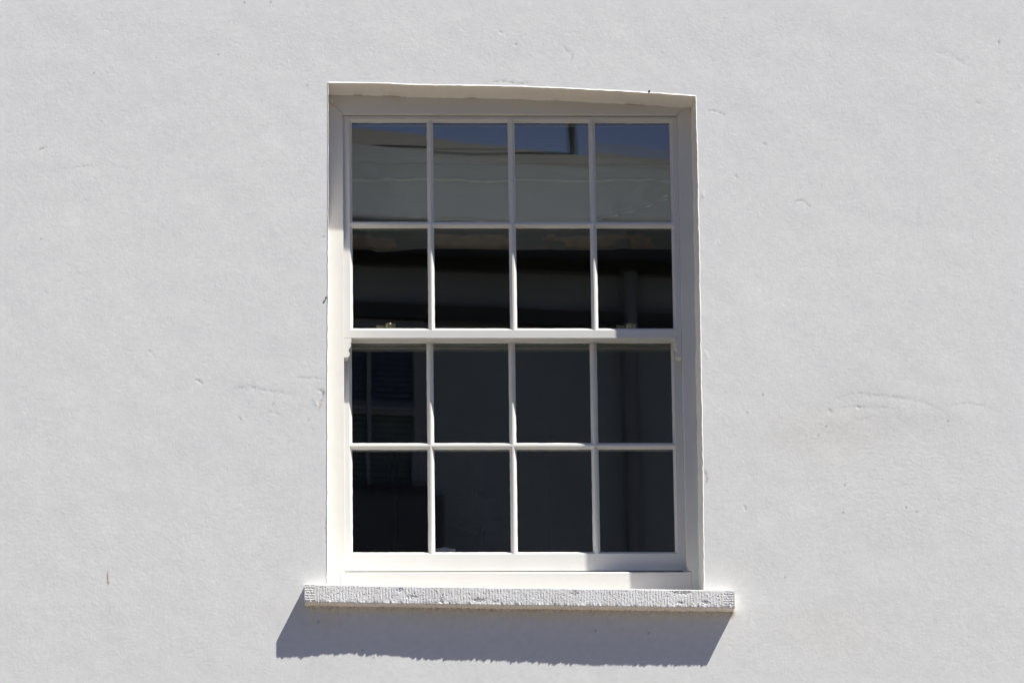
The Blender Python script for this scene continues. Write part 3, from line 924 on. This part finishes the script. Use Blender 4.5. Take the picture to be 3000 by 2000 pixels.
# roman blind, half drawn up: soft folds, two seams, and a pleat stack along its hem
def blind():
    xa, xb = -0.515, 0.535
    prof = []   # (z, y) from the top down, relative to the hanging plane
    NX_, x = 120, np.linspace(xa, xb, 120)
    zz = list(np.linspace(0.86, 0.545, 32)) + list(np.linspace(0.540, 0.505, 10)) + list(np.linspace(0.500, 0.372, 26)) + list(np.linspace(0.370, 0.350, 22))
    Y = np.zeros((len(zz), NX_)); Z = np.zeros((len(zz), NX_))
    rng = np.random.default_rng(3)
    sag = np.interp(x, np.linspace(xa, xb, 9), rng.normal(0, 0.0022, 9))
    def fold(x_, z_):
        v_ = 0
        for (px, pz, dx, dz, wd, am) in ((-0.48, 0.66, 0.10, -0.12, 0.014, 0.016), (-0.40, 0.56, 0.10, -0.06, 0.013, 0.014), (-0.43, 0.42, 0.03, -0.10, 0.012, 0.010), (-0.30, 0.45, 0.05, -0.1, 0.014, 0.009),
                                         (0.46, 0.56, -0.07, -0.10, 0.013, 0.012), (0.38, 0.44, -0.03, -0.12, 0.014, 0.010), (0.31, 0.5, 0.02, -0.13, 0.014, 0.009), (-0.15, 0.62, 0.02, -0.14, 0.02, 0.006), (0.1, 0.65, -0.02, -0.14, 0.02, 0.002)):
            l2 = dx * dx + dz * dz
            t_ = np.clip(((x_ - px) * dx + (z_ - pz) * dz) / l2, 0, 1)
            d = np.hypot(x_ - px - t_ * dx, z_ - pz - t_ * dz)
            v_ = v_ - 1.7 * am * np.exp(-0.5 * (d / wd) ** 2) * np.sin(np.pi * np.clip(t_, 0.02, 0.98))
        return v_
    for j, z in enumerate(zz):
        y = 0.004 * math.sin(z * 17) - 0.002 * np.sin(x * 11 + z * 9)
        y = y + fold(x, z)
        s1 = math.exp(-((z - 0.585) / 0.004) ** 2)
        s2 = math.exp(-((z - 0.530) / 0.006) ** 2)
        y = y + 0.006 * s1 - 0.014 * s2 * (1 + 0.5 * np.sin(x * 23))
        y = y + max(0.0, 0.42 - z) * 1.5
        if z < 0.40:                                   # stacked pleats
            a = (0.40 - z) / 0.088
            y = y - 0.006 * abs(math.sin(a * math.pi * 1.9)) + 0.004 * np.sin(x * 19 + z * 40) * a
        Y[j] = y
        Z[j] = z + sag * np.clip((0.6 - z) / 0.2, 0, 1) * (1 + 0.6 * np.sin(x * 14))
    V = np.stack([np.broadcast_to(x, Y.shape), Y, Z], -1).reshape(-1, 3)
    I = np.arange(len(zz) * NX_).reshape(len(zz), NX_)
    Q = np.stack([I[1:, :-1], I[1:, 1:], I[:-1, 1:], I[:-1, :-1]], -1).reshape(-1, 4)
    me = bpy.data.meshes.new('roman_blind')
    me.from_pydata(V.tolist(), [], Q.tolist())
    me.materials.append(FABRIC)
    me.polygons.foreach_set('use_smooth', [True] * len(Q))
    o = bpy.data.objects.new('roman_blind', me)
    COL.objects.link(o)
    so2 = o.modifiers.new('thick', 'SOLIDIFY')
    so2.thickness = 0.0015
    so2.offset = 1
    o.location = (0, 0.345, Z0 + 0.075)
    seam_mats = (('shaded_seam', 0.585, 0.0022, 0.0045, (0.22, 0.21, 0.20)), ('lit_batten_pocket', 0.530, 0.0040, 0.0055, (0.80, 0.75, 0.64)), ('lit_hem', 0.3655, 0.0150, 0.0040, (0.62, 0.49, 0.40)))  # dark seam, pale pocket and warm hem paint in crease shade and bounced light
    for nm, zc, hh, off, col in seam_mats:
        zi = [float(np.clip(zc + k_ * hh, 0.3502, 0.86)) for k_ in (-1, -0.35, 0.35, 1)]
        za = np.array(zz)
        rows_ = []
        for j_, z_ in enumerate(zi):
            yy_ = np.array([np.interp(z_, za[::-1], Y[::-1, i_]) for i_ in range(NX_)])
            zo_ = np.array([np.interp(z_, za[::-1], Z[::-1, i_]) for i_ in range(NX_)])
            lift = off if j_ in (1, 2) else off * 0.6
            rows_.append(np.stack([x, yy_ - lift - 0.0008 * np.sin(x * 31 + j_), zo_ + 0.0012 * np.sin(x * 17) + 0.0008 * np.sin(x * 41)], -1))
        V_ = np.concatenate(rows_)
        I_ = np.arange(4 * NX_).reshape(4, NX_)
        Q_ = np.stack([I_[:-1, :-1], I_[:-1, 1:], I_[1:, 1:], I_[1:, :-1]], -1).reshape(-1, 4)
        me_ = bpy.data.meshes.new(nm)
        me_.from_pydata(V_.tolist(), [], Q_.tolist())
        me_.materials.append(simple(nm + '_fabric', col, 0.95, 25, 0.12, 0.0004, 500, 0.1))
        me_.polygons.foreach_set('use_smooth', [True] * len(Q_))
        c_ = bpy.data.objects.new(nm, me_)
        COL.objects.link(c_)
        c_.parent = o
        sd_ = c_.modifiers.new('thick', 'SOLIDIFY')
        sd_.thickness = 0.0012
    tag(o, 'cream fabric roman blind drawn half up behind the upper panes', 'blind')
blind()

# framed picture with its brass lamp on the far wall, a dark wardrobe below it, a folded cloth on the inner sill
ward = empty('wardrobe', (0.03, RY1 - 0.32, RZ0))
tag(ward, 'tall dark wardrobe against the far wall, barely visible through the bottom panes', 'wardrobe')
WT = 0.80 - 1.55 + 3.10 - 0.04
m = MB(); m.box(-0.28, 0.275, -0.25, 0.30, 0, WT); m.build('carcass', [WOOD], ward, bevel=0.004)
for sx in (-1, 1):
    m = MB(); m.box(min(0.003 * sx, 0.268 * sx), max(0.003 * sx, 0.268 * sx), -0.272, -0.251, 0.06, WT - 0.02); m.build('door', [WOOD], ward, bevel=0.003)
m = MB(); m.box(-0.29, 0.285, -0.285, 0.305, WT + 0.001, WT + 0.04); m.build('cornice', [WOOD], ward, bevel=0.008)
lamp = empty('floor_lamp', (0.045, 3.55, RZ0))
tag(lamp, 'unlit floor lamp with a dark shade and brass rim in front of the wardrobe', 'lamp')
LZ = 1.55 + 0.40
m = MB(); m.tube((0, 0, LZ), (0, 0, LZ + 0.075), 0.082, 28, r2=0.07); m.build('shade', [CANVAS], lamp)
m = MB(); m.tube((0, 0, LZ - 0.0045), (0, 0, LZ - 0.0005), 0.0835, 28); m.build('rim', [GILT], lamp)
m = MB(); m.tube((0, 0, 0.03), (0, 0, LZ - 0.005), 0.009, 10); m.tube((0, 0, LZ + 0.076), (0, 0, LZ + 0.13), 0.012, 12); m.build('stem', [BRASS], lamp)
m = MB(); m.tube((0, 0, 0), (0, 0, 0.03), 0.14, 28, r2=0.12); m.build('base', [BRASS], lamp)

m = MB()
bx, bz = -0.215, Z0 - 0.642
for k in range(9):
    a0, a1 = math.radians(70 + k * 9), math.radians(70 + (k + 1) * 9)
    r1 = 0.105 if k < 5 else 0.07
    y0, y1 = 0.32 + 0.012 * (k % 2), 0.32 + 0.012 * ((k + 1) % 2)
    m.face([(bx + 0.02, 0.325, bz), (bx + 0.02 + r1 * math.cos(a1), y1, bz + r1 * math.sin(a1)), (bx + 0.02 + r1 * math.cos(a0), y0, bz + r1 * math.sin(a0))])
m.box(bx - 0.03, bx + 0.09, 0.30, 0.36, bz - 0.004, bz + 0.006)
o = m.build('folded_cloth', [CLOTH])
so3 = o.modifiers.new('thick', 'SOLIDIFY'); so3.thickness = 0.001
tag(o, 'white pleated cloth standing on the inner window ledge', 'cloth')

# ------------------------------------------------------------------ the street and the houses opposite (mirrored in the panes)
m = MB(); m.box(-300, 300, -300, 300, -0.5, 0.0); tag(m.build('ground', [ASPHALT]), kind='structure')
m = MB(); m.box(-60, 60, -15.2, -1.7, 0.001, 0.004); tag(m.build('road', [ASPHALT]), kind='structure')
m = MB(); m.box(-60, 60, -1.7, -0.001, 0.0005, 0.13); tag(m.build('pavement', [BOUNCE_PAVING]), kind='structure')  # unseen strip, made narrow and pale to bounce sunlight up to the soffit
m = MB(); m.box(-60, 60, -26, -15.2, 0.0005, 0.13); tag(m.build('pavement', [PAVING2]), kind='structure')

PHI = math.radians(-7)
H1 = empty('terraced_house', (0.6, -19.0, 0.13), PHI)
tag(H1, 'grey rendered house across the street, mirrored in the panes', 'house')
EA = 13.10
m = MB(); m.box(-6, 12, -8, 0, 0, EA); m.build('wall', [OPPWALL], H1)
m = MB(); m.prism([(-6.1, 0), (12.1, 0), (12.1, 0.01), (-6.1, 0.01)], 0, 0.001)
m = MB()
x0, x1 = -6.15, 12.15
zl, zr = EA + 2.14 + 0.40, EA + 2.14 - 0.78      # the old ridge runs down towards one end
hz = lambda z_: EA - 0.02 + (z_ - EA + 0.02) * 0.82
m.v += [(x0, 0.28, EA - 0.02), (x1, 0.28, EA - 0.02), (x1, -4.0, zr), (x0, -4.0, zl), (x0, -8.2, EA - 0.02), (x1, -8.2, EA - 0.02),
        (x1, 0.28 - 4.28 * 0.82, hz(zr)), (x0, 0.28 - 4.28 * 0.82, hz(zl))]
m.f += [(0, 1, 6, 7), (7, 6, 2, 3), (3, 2, 5, 4), (0, 7, 3, 4), (1, 5, 2, 6), (0, 4, 5, 1)]
m.mi += [0, 1, 1, 0, 0, 0]
ROOF = m.build('roof', [SLATE, RIDGE], H1)
m = MB(); m.box(x0, x1, 0.005, 0.20, EA - 0.10, EA - 0.03); m.box(x0, x1, 0.285, 0.31, EA - 0.09, EA + 0.12); m.tube((x0, 0.36, EA + 0.07), (x1, 0.36, EA + 0.07), 0.05, 12); m.build('gutter', [DARK], H1)
m = MB(); m.box(-6, 12, 0.002, 0.10, EA - 0.45, EA - 0.36); m.build('string_course', [DARK], H1)
m = MB(); m.tube((1.02, 0.07, 0), (1.02, 0.07, EA - 0.1), 0.042, 14); m.build('drainpipe', [PIPE], H1)
m = MB(); m.tube((1.40, -4.0, EA + 1.8), (1.33, -4.0, EA + 4.4), 0.032, 12); m.build('flue_pipe', [DARK], H1)
def opp_window(x, z, wd, ht):
    m = MB(); m.box(x - wd / 2, x + wd / 2, 0.002, 0.003, z, z + ht, 2)
    n_s = int(ht / 0.035)
    for k in range(n_s):
        za, zb = z + ht * k / n_s + 0.006, z + ht * (k + 1) / n_s
        m.box(x - wd / 2, x + wd / 2, 0.004, 0.012, za, zb, 1 if (za + zb) / 2 < z + ht / 2 else 0)
    wo_ = m.build('window', [BLUE, GREEN, DARK], H1)
    m = MB()
    for a in (x - wd / 2 - 0.05, x + wd / 2, x - 0.0125):
        m.box(a, a + (0.025 if a == x - 0.0125 else 0.05), 0.013, 0.05, z, z + ht)
    m.box(x - wd / 2 - 0.05, x + wd / 2 + 0.05, 0.013, 0.052, z + ht * 0.5 - 0.025, z + ht * 0.5 + 0.025)
    m.box(x - wd / 2 - 0.05, x + wd / 2 + 0.05, 0.013, 0.052, z + ht, z + ht + 0.05)
    m.build('frame', [OPPFRAME], wo_)
    m = MB(); m.box(x - wd / 2 - 0.12, x + wd / 2 + 0.12, 0.005, 0.12, z - 0.09, z - 0.002); m.build('sill', [DARK], wo_)
for z in (11.62, 8.4, 5.2):
    for x in (-4.6, -0.62, 4.2, 8.4):
        opp_window(x, z, 0.56, 0.98 if z > 10 else 1.7)
m = MB(); m.box(-1.6, -0.22, 0.003, 0.5, 10.6, 11.45); m.build('dark_box', [DARK_BOX], H1)  # box made up to mirror as a dark area in the lower panes

# sagging cable along the eaves opposite
m = MB()
pr = None
for i in range(81):
    a = i / 80
    x = -4 + 8 * a
    p = (x, -18.3, 13.20 + (0.30 if x > 1.15 else 0.06) * (x - 1.15) ** 2)
    if pr: m.tube(pr, p, 0.0032, 6)
    pr = p
o = m.build('overhead_cable', [CABLE], None, smooth=True)
tag(o, 'thin pale cable sagging across the street, mirrored in the upper panes', 'cable')
